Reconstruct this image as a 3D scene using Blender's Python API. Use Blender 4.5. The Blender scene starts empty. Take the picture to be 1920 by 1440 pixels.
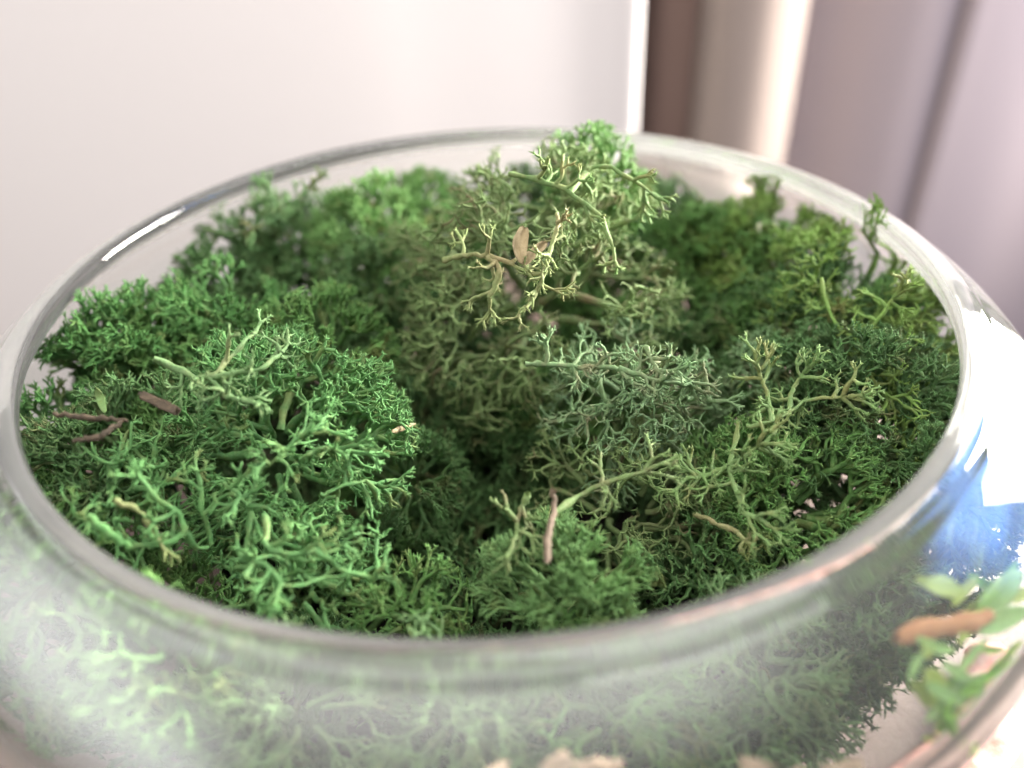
import bpy, math, random
import numpy as np
from mathutils import Matrix, Vector

# ------------------------------------------------------------------ camera
scene = bpy.context.scene
col = scene.collection
cam_data = bpy.data.cameras.new('camera')
cam = bpy.data.objects.new('camera', cam_data)
col.objects.link(cam)
cam_loc = Vector((0.0, -0.10144, 0.11073))
fw = Vector((0.02136383, 0.80999111, -0.58605289))
rt = Vector((0.99747367, -0.05699106, -0.0424064))
up = Vector((0.06774859, 0.58366637, 0.80916235))
m = Matrix.Identity(4)
for i in range(3):
    m[i][0], m[i][1], m[i][2], m[i][3] = rt[i], up[i], -fw[i], cam_loc[i]
cam.matrix_world = m
cam_data.sensor_width = 36.0
cam_data.lens = 28.125
cam_data.clip_start = 0.002
cam_data.clip_end = 50
cam_data.dof.use_dof = True
cam_data.dof.focus_distance = 0.1015
cam_data.dof.aperture_fstop = 9.6
scene.camera = cam

# ------------------------------------------------------------------ room light
world = bpy.data.worlds.new('World')
scene.world = world
world.use_nodes = True
bg = world.node_tree.nodes['Background']
bg.inputs['Color'].default_value = (1.0, 0.97, 0.94, 1)
bg.inputs['Strength'].default_value = 0.07

def area_lamp(name, loc, target, sx, sy, radiance, color):
    d = bpy.data.lights.new(name, 'AREA')
    d.shape = 'RECTANGLE'
    d.size, d.size_y = sx, sy
    d.energy = radiance * math.pi * sx * sy
    d.color = color
    o = bpy.data.objects.new(name, d)
    o.location = loc
    o.rotation_euler = (Vector(target) - Vector(loc)).to_track_quat('-Z', 'Y').to_euler()
    col.objects.link(o)
    return o

def soft_edges(lamp, feather=0.45, cloud=None):
    """a window or ceiling patch whose brightness fades towards its edges; cloud adds paler streaks"""
    d = lamp.data
    d.use_nodes = True
    nt = d.node_tree
    em = nt.nodes['Emission']
    geo = nt.nodes.new('ShaderNodeNewGeometry')
    sep = nt.nodes.new('ShaderNodeSeparateXYZ')
    nt.links.new(geo.outputs['Parametric'], sep.inputs[0])
    last = None
    for ax in (0, 1):
        pp = nt.nodes.new('ShaderNodeMath'); pp.operation = 'PINGPONG'; pp.inputs[1].default_value = 0.5
        nt.links.new(sep.outputs[ax], pp.inputs[0])
        mr = nt.nodes.new('ShaderNodeMapRange'); mr.interpolation_type = 'SMOOTHSTEP'
        mr.inputs[1].default_value, mr.inputs[2].default_value = 0.0, feather
        nt.links.new(pp.outputs[0], mr.inputs[0])
        if last is None: last = mr.outputs[0]
        else:
            mu = nt.nodes.new('ShaderNodeMath'); mu.operation = 'MULTIPLY'
            nt.links.new(last, mu.inputs[0]); nt.links.new(mr.outputs[0], mu.inputs[1]); last = mu.outputs[0]
    nt.links.new(last, em.inputs['Strength'])
    if cloud:
        mp = nt.nodes.new('ShaderNodeMapping'); mp.inputs['Scale'].default_value = (2.2, 7.0, 1.0); mp.inputs['Rotation'].default_value = (0, 0, 0.5)
        nt.links.new(geo.outputs['Parametric'], mp.inputs['Vector'])
        nz = nt.nodes.new('ShaderNodeTexNoise'); nz.inputs['Scale'].default_value = 1.0; nz.inputs['Detail'].default_value = 3.0
        nt.links.new(mp.outputs[0], nz.inputs['Vector'])
        cr = nt.nodes.new('ShaderNodeMapRange'); cr.inputs[1].default_value, cr.inputs[2].default_value = 0.52, 0.70
        nt.links.new(nz.outputs[0], cr.inputs[0])
        mx = nt.nodes.new('ShaderNodeMix'); mx.data_type = 'RGBA'
        mx.inputs[6].default_value = (1, 1, 1, 1); mx.inputs[7].default_value = (*cloud, 1)
        nt.links.new(cr.outputs[0], mx.inputs[0]); nt.links.new(mx.outputs[2], em.inputs['Color'])
    return lamp

# the bright ceiling and the bright side of the room, and the window on the other side with sky above and sunlit ground below
soft_edges(area_lamp('ceiling_lamp', (-0.05, -0.30, 0.78), (-0.05, -0.3001, 0.0), 1.80, 1.20, 2.2, (1.0, 0.97, 0.95)), 0.30)
area_lamp('top_fill_lamp', (0.18, 0.12, 0.74), (0.0, 0.0, 0.05), 0.50, 0.42, 2.8, (1.0, 0.985, 0.96))  # added overhead fill without a known source, deepens shadows inside the moss
soft_edges(area_lamp('side_lamp', (-0.86, -0.34, 0.46), (0.0, -0.34, 0.46), 1.50, 0.90, 2.9, (0.99, 0.98, 1.0)), 0.34)
soft_edges(area_lamp('sky_lamp', (0.58, 0.11, 0.29), (0.05, -0.03, 0.05), 0.44, 0.36, 5.0, (0.15, 0.37, 1.0)), 0.22, (3.2, 2.0, 1.0))
sun = area_lamp('sun_lamp', (0.545, 0.225, 0.130), (0.0, -0.01, 0.05), 0.26, 0.36, 35.0, (1.0, 0.94, 0.85))
sun.data.spread = math.radians(104)

scene.view_settings.view_transform = 'Standard'
scene.view_settings.look = 'None'
scene.view_settings.gamma = 1.0
scene.view_settings.use_curve_mapping = False
scene.view_settings.exposure = 0.60
scene.render.engine = 'CYCLES'
scene.cycles.use_denoising = True
scene.cycles.max_bounces = 14
scene.cycles.transmission_bounces = 12
scene.cycles.glossy_bounces = 6
scene.cycles.diffuse_bounces = 1
scene.cycles.transparent_max_bounces = 8
scene.cycles.blur_glossy = 0.6
scene.cycles.sample_clamp_indirect = 8.0

# ------------------------------------------------------------------ helpers
def tag(o, label=None, cat=None, group=None, kind=None):
    if label: o['label'] = label
    if cat: o['category'] = cat
    if group: o['group'] = group
    if kind: o['kind'] = kind
    return o

def empty(name, loc=(0, 0, 0)):
    o = bpy.data.objects.new(name, None)
    o.location = loc
    o.empty_display_size = 0.004
    col.objects.link(o)
    return o

def mesh_obj(name, verts, faces, mat, parent=None, loc=(0, 0, 0), smooth=True):
    me = bpy.data.meshes.new(name)
    me.from_pydata([tuple(v) for v in verts], [], faces)
    me.update()
    if smooth:
        me.polygons.foreach_set('use_smooth', [True] * len(me.polygons))
    me.materials.append(mat)
    o = bpy.data.objects.new(name, me)
    col.objects.link(o)
    o.location = loc
    if parent: o.parent = parent
    return o

def new_mat(name):
    mt = bpy.data.materials.new(name)
    mt.use_nodes = True
    nt = mt.node_tree
    nt.nodes.clear()
    out = nt.nodes.new('ShaderNodeOutputMaterial')
    return mt, nt, out

def node(nt, kind, **kw):
    n = nt.nodes.new(kind)
    for k, v in kw.items():
        if k.startswith('i_'):
            key = k[2:]
            key = int(key) if key.isdigit() else key.replace('_', ' ')
            n.inputs[key].default_value = v
        else:
            setattr(n, k, v)
    return n

def mix_rgb(nt, fac, a, b, blend='MIX'):
    n = nt.nodes.new('ShaderNodeMix')
    n.data_type = 'RGBA'
    n.blend_type = blend
    n.clamp_result = True
    for sock, v in ((n.inputs[0], fac), (n.inputs[6], a), (n.inputs[7], b)):
        if isinstance(v, (int, float)): sock.default_value = v
        elif isinstance(v, tuple): sock.default_value = v if len(v) == 4 else (*v, 1)
        else: nt.links.new(v, sock)
    return n.outputs[2]

def ramp(nt, fac, lo, hi):
    n = node(nt, 'ShaderNodeMapRange')
    n.inputs[1].default_value, n.inputs[2].default_value = lo, hi
    nt.links.new(fac, n.inputs[0])
    return n.outputs[0]

# ------------------------------------------------------------------ materials
def moss_mat(name, tip, stem, dry, dry_amount=0.15, trans=0.10):
    """lichen strands: paler fresh tips, older stems darkened further to shade the gaps, dry patches, mealy surface"""
    mt, nt, out = new_mat(name)
    L = nt.links.new
    age_shade = node(nt, 'ShaderNodeAttribute', attribute_name='age_shade').outputs['Fac']
    rnd = node(nt, 'ShaderNodeAttribute', attribute_name='rnd').outputs['Fac']
    co = node(nt, 'ShaderNodeTexCoord').outputs['Object']
    big = node(nt, 'ShaderNodeTexNoise', i_Scale=170.0, i_Detail=2.0)
    L(co, big.inputs['Vector'])
    fine = node(nt, 'ShaderNodeTexNoise', i_Scale=2600.0, i_Detail=3.0, i_Roughness=0.65)
    L(co, fine.inputs['Vector'])
    tip = (tip[0] * 0.86, tip[1] * 0.92, tip[2] * 0.78); stem = (stem[0] * 0.60, stem[1] * 0.64, stem[2] * 0.56); dry = tuple(0.72 * v for v in dry)  # stem colour darkened beyond older growth to paint shade into the gaps
    c = mix_rgb(nt, age_shade, tip, stem)
    c2 = mix_rgb(nt, rnd, tuple(0.72 * v for v in tip), tuple(min(1, 1.28 * v) for v in tip))
    c = mix_rgb(nt, 0.42, c, c2)
    patch = ramp(nt, big.outputs[0], 0.62 - dry_amount, 0.72)
    c = mix_rgb(nt, patch, c, dry)
    mid = node(nt, 'ShaderNodeTexNoise', i_Scale=620.0, i_Detail=2.0)
    L(co, mid.inputs['Vector'])
    c = mix_rgb(nt, ramp(nt, mid.outputs[0], 0.48, 0.74), c, mix_rgb(nt, 0.55, c, dry))
    spk = ramp(nt, fine.outputs[0], 0.35, 0.75)
    c = mix_rgb(nt, spk, mix_rgb(nt, 1.0, c, (0.78, 0.80, 0.76), 'MULTIPLY'), mix_rgb(nt, 0.11, c, (0.62, 0.68, 0.48)))
    p = node(nt, 'ShaderNodeBsdfPrincipled', i_Roughness=0.72)
    p.inputs['Specular IOR Level'].default_value = 0.25
    L(c, p.inputs['Base Color'])
    b = node(nt, 'ShaderNodeBump', i_Strength=0.55, i_Distance=0.00012)
    L(fine.outputs[0], b.inputs['Height'])
    L(b.outputs[0], p.inputs['Normal'])
    t = node(nt, 'ShaderNodeBsdfTranslucent')
    L(mix_rgb(nt, 0.35, c, (0.25, 0.42, 0.06)), t.inputs['Color'])
    mx = node(nt, 'ShaderNodeMixShader')
    mx.inputs[0].default_value = trans
    L(p.outputs[0], mx.inputs[1]); L(t.outputs[0], mx.inputs[2])
    L(mx.outputs[0], out.inputs[0])
    return mt

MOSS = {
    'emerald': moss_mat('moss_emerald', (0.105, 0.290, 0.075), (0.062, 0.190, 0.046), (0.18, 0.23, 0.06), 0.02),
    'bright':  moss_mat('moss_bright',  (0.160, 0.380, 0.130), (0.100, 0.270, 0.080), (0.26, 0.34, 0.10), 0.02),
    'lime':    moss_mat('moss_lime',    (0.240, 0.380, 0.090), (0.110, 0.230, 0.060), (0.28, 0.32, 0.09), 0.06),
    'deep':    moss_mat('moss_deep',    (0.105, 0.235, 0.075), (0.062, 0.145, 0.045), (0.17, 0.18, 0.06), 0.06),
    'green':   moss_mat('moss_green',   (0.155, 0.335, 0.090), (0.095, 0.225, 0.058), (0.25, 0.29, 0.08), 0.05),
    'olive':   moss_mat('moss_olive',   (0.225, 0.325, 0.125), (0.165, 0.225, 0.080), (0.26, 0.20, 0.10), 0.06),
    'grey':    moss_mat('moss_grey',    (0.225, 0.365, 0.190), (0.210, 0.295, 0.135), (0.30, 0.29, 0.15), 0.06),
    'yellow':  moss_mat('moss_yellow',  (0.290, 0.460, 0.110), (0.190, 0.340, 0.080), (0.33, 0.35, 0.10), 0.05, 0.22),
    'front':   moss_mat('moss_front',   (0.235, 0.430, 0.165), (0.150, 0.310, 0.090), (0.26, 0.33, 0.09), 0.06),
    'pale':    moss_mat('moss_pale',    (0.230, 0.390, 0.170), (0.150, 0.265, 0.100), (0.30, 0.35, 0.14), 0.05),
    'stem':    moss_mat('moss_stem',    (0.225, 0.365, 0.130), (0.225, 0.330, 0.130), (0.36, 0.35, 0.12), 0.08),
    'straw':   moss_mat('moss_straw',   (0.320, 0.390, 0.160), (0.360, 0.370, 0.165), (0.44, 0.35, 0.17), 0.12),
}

# positions in millimetres: centre, radius, growth axis, habit, colour, label
TUFTS = [
    ((-53.6, 2.0, 43.6), 15.1, (-0.1, -0.4, 1), 'mid', 'emerald', 'deep green moss tuft pressed against the rim at the left back'),
    ((-41.2, 8.0, 45.1), 13.0, (0, -0.4, 1), 'mid', 'emerald', 'dark green open moss tuft between the left rim tuft and the tight round cushion'),
    ((-25.1, 0.0, 45.1), 12.4, (0.2, -0.6, 1), 'dense', 'green', 'round tight moss cushion beside the bright left tuft'),
    ((-29.1, -18.0, 41.5), 17.8, (0.3, -0.6, 1), 'mid', 'bright', 'large bright green moss tuft with forked strands fanning to the middle hollow'),
    ((-45.9, -29.0, 43.1), 13.7, (0, -0.3, 1), 'thick', 'bright', 'coarse thick stranded moss tuft close to the front left rim'),
    ((-24.7, -37.0, 37.5), 10.2, (0, -0.2, 1), 'thick', 'bright', 'coarse moss tuft with looping strands at the front rim left of centre'),
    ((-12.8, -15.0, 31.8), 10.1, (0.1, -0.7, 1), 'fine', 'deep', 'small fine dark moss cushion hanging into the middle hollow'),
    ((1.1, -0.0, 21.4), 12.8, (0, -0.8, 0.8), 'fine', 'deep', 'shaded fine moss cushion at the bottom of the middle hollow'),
    ((-42.2, 36.0, 47.3), 12.2, (0, -0.2, 1), 'sparse', 'deep', 'sparse dark moss sprig tuft standing against the pale wall at left back'),
    ((-20.3, 32.0, 47.2), 13.2, (0, -0.3, 1), 'fine', 'green', 'soft moss tuft behind, between the sparse sprig tuft and the central mound'),
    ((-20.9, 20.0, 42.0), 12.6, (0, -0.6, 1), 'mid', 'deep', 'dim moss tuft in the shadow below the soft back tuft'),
    ((7.1, 10.0, 46.6), 24.5, (0, -0.6, 1), 'stringy', 'olive', 'big olive brown mound of tangled moss in the centre back'),
    ((18.4, 22.0, 58.7), 12.3, (0.2, -0.2, 1), 'mid', 'green', 'bright moss tuft crowning the central mound and overlapping the back rim'),
    ((40.1, 32.0, 36.8), 17.6, (0, -0.3, 1), 'fine', 'green', 'blurred moss tuft at the back right behind the central mound'),
    ((50.5, 28.0, 41.0), 14.8, (0, -0.3, 1), 'fine', 'yellow', 'light green moss tuft under the back right rim'),
    ((58.9, 8.0, 42.4), 19.3, (0.2, -0.3, 1), 'sparse', 'yellow', 'loose netlike yellow green moss tuft against the right rim'),
    ((19.3, -10.0, 39.3), 14.4, (0, -0.6, 1), 'stringy', 'grey', 'grey green moss tuft with thick stems right of the middle hollow'),
    ((44.0, -6.0, 35.2), 14.7, (0, -0.6, 1), 'stringy', 'grey', 'flattened grey green moss fan between the netlike tuft and the grey stems'),
    ((16.8, -22.0, 29.9), 15.3, (0, -0.6, 1), 'stringy', 'olive', 'olive moss tuft of knotted pale stems behind the front cushion'),
    ((37.5, -27.0, 31.8), 16.0, (0.2, -0.5, 1), 'mid', 'green', 'fresh green moss tuft near the front right rim'),
    ((57.2, -16.0, 33.8), 11.9, (0.3, -0.4, 1), 'mid', 'yellow', 'small upright moss tuft beside the right rim below the netlike tuft'),
    ((7.4, -41.0, 33.9), 12.8, (0, -0.35, 1), 'dense', 'front', 'pale dense moss cushion at the front rim with the brown twig'),
    ((-11.8, -40.0, 33.9), 9.0, (0, -0.2, 1), 'mid', 'green', 'low moss tuft at the front rim left of the pale cushion'),
    ((-4.5, 6.0, 41.0), 11.6, (0, -0.7, 0.8), 'stringy', 'olive', 'dull stringy moss tuft in the gap left of the central mound'),
    ((25.5, -35.0, 29.6), 10.1, (0, -0.5, 1), 'mid', 'deep', 'dark moss tuft right of the pale front cushion'),
    ((-50.0, -38.0, 42.3), 11.2, (-0.6, -0.7, 0.3), 'thick', 'green', 'coarse moss strands pressed to the hazy front glass at far left'),
    ((-35.0, -49.0, 40.3), 11.2, (-0.4, -1, 0.3), 'thick', 'green', 'thick moss strands behind the hazy front glass left of centre'),
    ((-23.8, -50.0, 31.6), 11.8, (-0.2, -1, 0.2), 'dense', 'pale', 'dense pale moss cushion behind the hazy glass at lower left'),
    ((-6.3, -52.0, 31.5), 12.4, (0, -1, 0.2), 'mid', 'pale', 'moss tuft behind the hazy glass below the front rim centre'),
    ((10.1, -51.0, 28.7), 12.0, (0.1, -1, 0.2), 'mid', 'green', 'moss tuft behind the hazy glass below the pale front cushion'),
    ((27.0, -47.0, 27.7), 12.6, (0.3, -1, 0.2), 'mid', 'pale', 'moss tuft behind the hazy glass at lower right'),
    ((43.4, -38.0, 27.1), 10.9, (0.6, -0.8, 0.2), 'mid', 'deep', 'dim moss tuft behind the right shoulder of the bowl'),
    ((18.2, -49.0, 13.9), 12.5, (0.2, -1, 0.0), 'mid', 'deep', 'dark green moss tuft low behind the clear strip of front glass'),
    ((-62.5, -12.0, 41.3), 10.2, (-0.3, -0.3, 1), 'mid', 'emerald', 'dark moss tuft under the left rim behind the coarse front strands'),
    ((69.5, -1.0, 32.5), 11.7, (0.3, -0.3, 1), 'sparse', 'yellow', 'open moss tuft squeezed between the netlike tuft and the bright right shoulder'),
    ((65.8, -19.0, 28.5), 8.7, (0.6, -0.3, 0.6), 'mid', 'deep', 'dark moss tuft behind the blue reflection on the right shoulder'),
    ((-61.8, -26.0, 37.8), 9.3, (-0.8, -0.4, 0.4), 'mid', 'green', 'moss tuft squeezed behind the left shoulder of the bowl'),
    ((-54.3, -40.0, 23.2), 10.8, (-0.7, -0.8, 0.1), 'mid', 'pale', 'pale moss tuft behind the milky lower left glass'),
    ((51.2, -12.0, 20.0), 10.0, (0.2, -0.4, 1), 'mid', 'green', 'small moss tuft in the gap between the fresh green tuft and the right rim'),
    ((-56.4, -42.0, 30.9), 11.8, (-0.8, -0.7, 0.1), 'mid', 'pale', 'pale moss tuft behind the milky glass at the left edge'),
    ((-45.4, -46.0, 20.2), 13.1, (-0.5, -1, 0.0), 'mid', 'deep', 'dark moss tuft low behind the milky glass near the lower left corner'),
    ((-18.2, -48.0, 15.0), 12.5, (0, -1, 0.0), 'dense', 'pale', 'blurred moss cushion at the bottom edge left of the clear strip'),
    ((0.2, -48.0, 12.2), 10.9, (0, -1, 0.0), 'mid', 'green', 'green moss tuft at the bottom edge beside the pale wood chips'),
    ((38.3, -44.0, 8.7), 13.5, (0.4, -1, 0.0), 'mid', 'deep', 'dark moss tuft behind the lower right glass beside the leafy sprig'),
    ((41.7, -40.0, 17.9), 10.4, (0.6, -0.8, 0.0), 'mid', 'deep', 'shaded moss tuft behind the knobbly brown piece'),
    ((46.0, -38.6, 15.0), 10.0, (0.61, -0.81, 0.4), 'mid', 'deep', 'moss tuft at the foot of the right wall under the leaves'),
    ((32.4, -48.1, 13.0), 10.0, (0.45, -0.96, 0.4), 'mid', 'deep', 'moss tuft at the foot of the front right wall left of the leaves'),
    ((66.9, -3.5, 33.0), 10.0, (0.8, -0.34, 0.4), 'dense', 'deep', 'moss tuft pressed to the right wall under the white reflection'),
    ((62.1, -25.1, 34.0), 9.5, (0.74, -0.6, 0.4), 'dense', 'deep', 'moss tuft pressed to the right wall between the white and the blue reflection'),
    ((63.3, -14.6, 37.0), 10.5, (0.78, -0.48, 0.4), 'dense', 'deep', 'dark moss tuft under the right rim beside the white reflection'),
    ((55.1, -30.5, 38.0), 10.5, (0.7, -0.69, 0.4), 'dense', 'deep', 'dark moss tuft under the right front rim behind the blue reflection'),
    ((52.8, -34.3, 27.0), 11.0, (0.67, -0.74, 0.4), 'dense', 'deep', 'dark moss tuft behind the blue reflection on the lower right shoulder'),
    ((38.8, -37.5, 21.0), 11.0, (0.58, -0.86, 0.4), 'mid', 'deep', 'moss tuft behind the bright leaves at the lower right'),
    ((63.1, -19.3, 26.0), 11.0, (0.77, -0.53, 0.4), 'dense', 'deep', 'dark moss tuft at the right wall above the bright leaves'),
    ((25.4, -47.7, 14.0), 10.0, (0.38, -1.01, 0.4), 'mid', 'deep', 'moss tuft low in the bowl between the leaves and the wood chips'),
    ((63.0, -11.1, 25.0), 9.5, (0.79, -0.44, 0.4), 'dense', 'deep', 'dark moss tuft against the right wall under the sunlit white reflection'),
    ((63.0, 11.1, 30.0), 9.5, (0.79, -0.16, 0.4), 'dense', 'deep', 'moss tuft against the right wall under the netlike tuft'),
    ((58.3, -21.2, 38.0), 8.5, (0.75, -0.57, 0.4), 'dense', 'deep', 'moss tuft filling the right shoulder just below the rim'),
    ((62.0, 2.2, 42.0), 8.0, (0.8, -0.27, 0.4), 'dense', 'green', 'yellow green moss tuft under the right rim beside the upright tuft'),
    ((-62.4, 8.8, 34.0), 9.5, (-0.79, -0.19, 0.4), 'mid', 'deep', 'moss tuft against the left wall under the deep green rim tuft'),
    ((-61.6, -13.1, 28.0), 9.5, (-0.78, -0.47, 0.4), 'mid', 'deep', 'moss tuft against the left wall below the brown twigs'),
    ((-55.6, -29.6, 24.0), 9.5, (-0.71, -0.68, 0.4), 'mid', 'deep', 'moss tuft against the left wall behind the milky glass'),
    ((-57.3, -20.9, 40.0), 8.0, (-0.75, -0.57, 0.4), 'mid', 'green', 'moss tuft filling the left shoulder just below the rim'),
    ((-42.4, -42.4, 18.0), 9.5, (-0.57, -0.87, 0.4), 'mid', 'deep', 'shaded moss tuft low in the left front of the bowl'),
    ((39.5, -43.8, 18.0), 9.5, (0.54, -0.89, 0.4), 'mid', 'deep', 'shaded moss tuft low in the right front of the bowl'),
]
STEMS = [
    ('pale', 'forked pale green stem lying on the bright left tuft', 6, [
        ([(-40.2, -20.3, 59.3), (-38.0, -20.3, 57.7), (-33.3, -23.2, 58.0), (-31.3, -20.5, 58.9), (-29.4, -16.0, 59.0)], 0.83, 0.51),
        ([(-33.3, -23.2, 58.0), (-30.2, -23.4, 58.5), (-27.1, -22.8, 58.6), (-25.1, -19.9, 58.7)], 0.82, 0.5),
        ([(-33.3, -23.2, 58.0), (-31.0, -26.0, 57.4), (-29.0, -27.0, 57.1)], 0.8, 0.49),
    ]),
    ('stem', 'thick arched stem on top of the crowning tuft at the back rim', 6, [
        ([(3.7, 3.1, 70.2), (7.7, 1.6, 69.7), (11.8, -0.4, 68.4), (15.5, -2.8, 65.9), (16.9, -6.0, 62.7)], 0.86, 0.43),
        ([(11.8, -0.4, 68.4), (14.6, 4.0, 69.3), (17.5, 3.9, 70.2), (23.1, 1.5, 67.0)], 0.87, 0.44),
    ]),
    ('straw', 'broken straw coloured stem end poking from the central mound', 4, [
        ([(-5.8, -4.8, 61.8), (-2.9, -5.7, 62.9), (-0.1, -6.9, 63.3), (3.6, -8.8, 62.5)], 0.91, 0.56),
        ([(-0.1, -6.9, 63.3), (1.5, -8.9, 61.8), (-0.1, -10.4, 58.8)], 0.9, 0.55),
    ]),
    ('straw', 'upright hooked stem beside the tan husk', 5, [
        ([(9.5, -3.9, 67.2), (9.6, -5.6, 66.1), (8.7, -7.3, 64.7), (7.7, -9.3, 62.7)], 0.62, 0.55),
        ([(7.7, -9.3, 62.7), (6.5, -11.2, 60.3), (4.6, -12.2, 58.3)], 0.62, 0.55),
    ]),
    ('grey', 'long horizontal stem across the grey green tuft', 8, [
        ([(4.2, -14.3, 50.8), (8.1, -14.5, 50.5), (11.8, -15.8, 50.8), (16.0, -17.9, 51.7)], 0.77, 0.56),
        ([(19.8, -15.5, 53.1), (20.5, -17.8, 52.0), (21.6, -19.1, 51.0), (25.6, -19.0, 49.3)], 0.76, 0.55),
        ([(16.0, -17.9, 51.7), (20.5, -19.7, 50.7), (25.5, -19.2, 49.1)], 0.75, 0.55),
    ]),
    ('grey', 'pointed pale stem tip leaning on the grey green fan', 2, [
        ([(27.7, -15.1, 50.0), (27.8, -17.5, 48.5), (28.0, -19.4, 46.4)], 0.28, 0.84),
    ]),
    ('stem', 'tall forked stem at the centre right with crooked lower end', 8, [
        ([(29.5, -26.1, 48.3), (29.0, -27.7, 46.2), (27.7, -30.1, 44.8), (27.6, -33.4, 43.7), (28.2, -36.0, 42.5), (29.5, -37.3, 42.5)], 0.64, 0.51),
        ([(27.7, -30.1, 44.8), (30.3, -29.9, 46.5), (33.1, -28.6, 47.6)], 0.64, 0.52),
        ([(27.7, -30.1, 44.8), (25.6, -29.5, 42.9), (22.6, -29.6, 42.6)], 0.65, 0.52),
    ]),
    ('straw', 'pale cut stem stub near the olive tuft', 1, [
        ([(23.2, -32.6, 39.6), (25.1, -34.9, 40.1), (27.5, -37.1, 40.2)], 0.77, 0.58),
    ]),
    ('olive', 'thick olive stem slanting behind the brown twig', 5, [
        ([(5.7, -37.4, 46.2), (9.2, -33.6, 44.8), (13.1, -32.8, 46.2), (17.1, -32.7, 47.4)], 0.8, 0.49),
        ([(3.0, -33.9, 46.1), (1.9, -35.6, 44.4), (0.8, -40.6, 45.1)], 0.79, 0.48),
    ]),
    ('straw', 'broad flattened pale strand in the coarse front left tuft', 1, [
        ([(-40.9, -37.6, 52.9), (-39.1, -37.8, 51.6), (-37.9, -38.3, 49.6), (-37.5, -38.8, 48.2)], 0.69, 0.51),
    ]),
    ('bright', 'fat curved strand lying along the front left rim', 1, [
        ([(-43.4, -39.0, 52.4), (-42.0, -39.8, 51.1), (-40.7, -40.3, 49.4), (-39.6, -40.3, 48.2)], 0.96, 0.84),
    ]),
    ('bright', 'looped strand at the middle of the coarse front left tuft', 3, [
        ([(-38.4, -39.7, 47.8), (-36.6, -38.5, 46.9), (-35.4, -37.1, 47.2), (-35.9, -36.3, 49.4), (-37.6, -36.3, 51.5)], 0.76, 0.47),
        ([(-35.4, -37.1, 47.2), (-34.8, -37.0, 44.4), (-33.8, -35.3, 43.4), (-34.1, -34.2, 47.9), (-33.8, -33.2, 49.4)], 0.78, 0.48),
    ]),
    ('bright', 'forked strand rising over the coarse tuft left of front centre', 5, [
        ([(-26.5, -36.2, 47.9), (-25.8, -39.0, 47.8), (-25.3, -40.9, 47.3), (-22.1, -41.5, 46.8), (-19.6, -40.1, 46.3)], 0.81, 0.46),
        ([(-27.2, -44.4, 46.8), (-26.9, -42.0, 46.6), (-25.4, -42.5, 46.6), (-23.2, -44.4, 45.2), (-20.8, -43.7, 44.9)], 0.79, 0.45),
        ([(-20.6, -41.0, 46.5), (-18.0, -41.6, 44.3), (-15.4, -41.4, 42.4), (-14.3, -41.6, 42.8), (-14.7, -38.2, 42.3)], 0.82, 0.47),
    ]),
    ('bright', 'long branching stem across the middle of the bright left tuft', 10, [
        ([(-31.0, -33.4, 50.6), (-29.4, -34.3, 49.2), (-28.5, -35.0, 47.4)], 0.48, 0.36),
        ([(-27.4, -33.2, 51.2), (-25.0, -31.9, 52.3), (-22.7, -29.9, 53.5), (-20.5, -28.3, 53.6)], 0.48, 0.36),
        ([(-22.8, -31.5, 51.7), (-20.0, -29.9, 51.7), (-17.3, -28.9, 49.7)], 0.49, 0.37),
        ([(-21.0, -33.1, 47.2), (-17.6, -30.7, 46.8), (-14.3, -28.5, 44.4)], 0.5, 0.38),
    ]),
    ('stem', 'pale stem with frayed ends on the flattened grey green fan', 8, [
        ([(31.1, -24.9, 46.3), (34.2, -25.5, 47.4), (39.9, -22.4, 47.8), (44.0, -23.7, 48.9)], 0.6, 0.33),
        ([(34.2, -25.5, 47.4), (35.1, -20.3, 47.6), (34.1, -17.9, 50.2)], 0.61, 0.34),
        ([(36.6, -24.2, 47.4), (38.9, -19.3, 48.2), (40.8, -18.7, 50.2)], 0.62, 0.34),
    ]),
    ('yellow', 'curved stem net at the right rim', 8, [
        ([(47.7, -2.3, 54.1), (48.5, -6.5, 49.5), (52.3, -9.4, 47.4), (58.0, -10.6, 46.8)], 0.53, 0.38),
        ([(52.3, -9.4, 47.4), (54.8, -8.3, 51.8), (57.1, -7.0, 54.3)], 0.52, 0.37),
        ([(51.6, -10.7, 48.3), (51.8, -15.6, 44.5), (54.0, -20.6, 44.4)], 0.51, 0.36),
    ]),
    ('deep', 'twisted stem on the sparse sprig tuft at left back', 8, [
        ([(-48.1, 27.9, 54.2), (-42.2, 25.6, 53.9), (-37.0, 27.5, 54.6), (-32.3, 33.6, 55.5), (-29.3, 33.4, 58.9)], 0.64, 0.37),
        ([(-37.0, 27.5, 54.6), (-35.9, 30.9, 56.4), (-36.9, 33.3, 57.9)], 0.64, 0.37),
    ]),
]
BROWN_TWIG = [(5.6, -36.5, 48.9), (5.6, -38.0, 47.4), (4.7, -41.4, 47.0), (4.2, -44.7, 46.5)]
DRY_TWIGS = [[(-50.7, -25.9, 56.2), (-46.5, -26.6, 55.9), (-42.5, -26.9, 55.4)], [(-46.9, -30.6, 55.8), (-44.1, -29.9, 55.8), (-42.9, -27.3, 55.5)]]
BARK_CHIP = [(-42.4, -21.7, 55.0), (-37.5, -24.8, 54.6)]
PALE_BLADE = [(-45.0, -26.1, 56.2), (-47.0, -22.5, 55.3), (-47.3, -21.8, 56.6)]
HUSK = [(4.8, -9.2, 62.9), (4.4, -7.4, 64.7), (5.3, -5.5, 66.3), (6.4, -8.2, 64.1), (7.9, -7.4, 64.8)]
SPLINTER = [(-13.3, -22.6, 47.5), (-10.8, -18.7, 45.5)]
FLAKE = [(19.8, -24.2, 47.6), (22.6, -23.3, 47.9), (25.6, -22.9, 46.0)]
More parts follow.
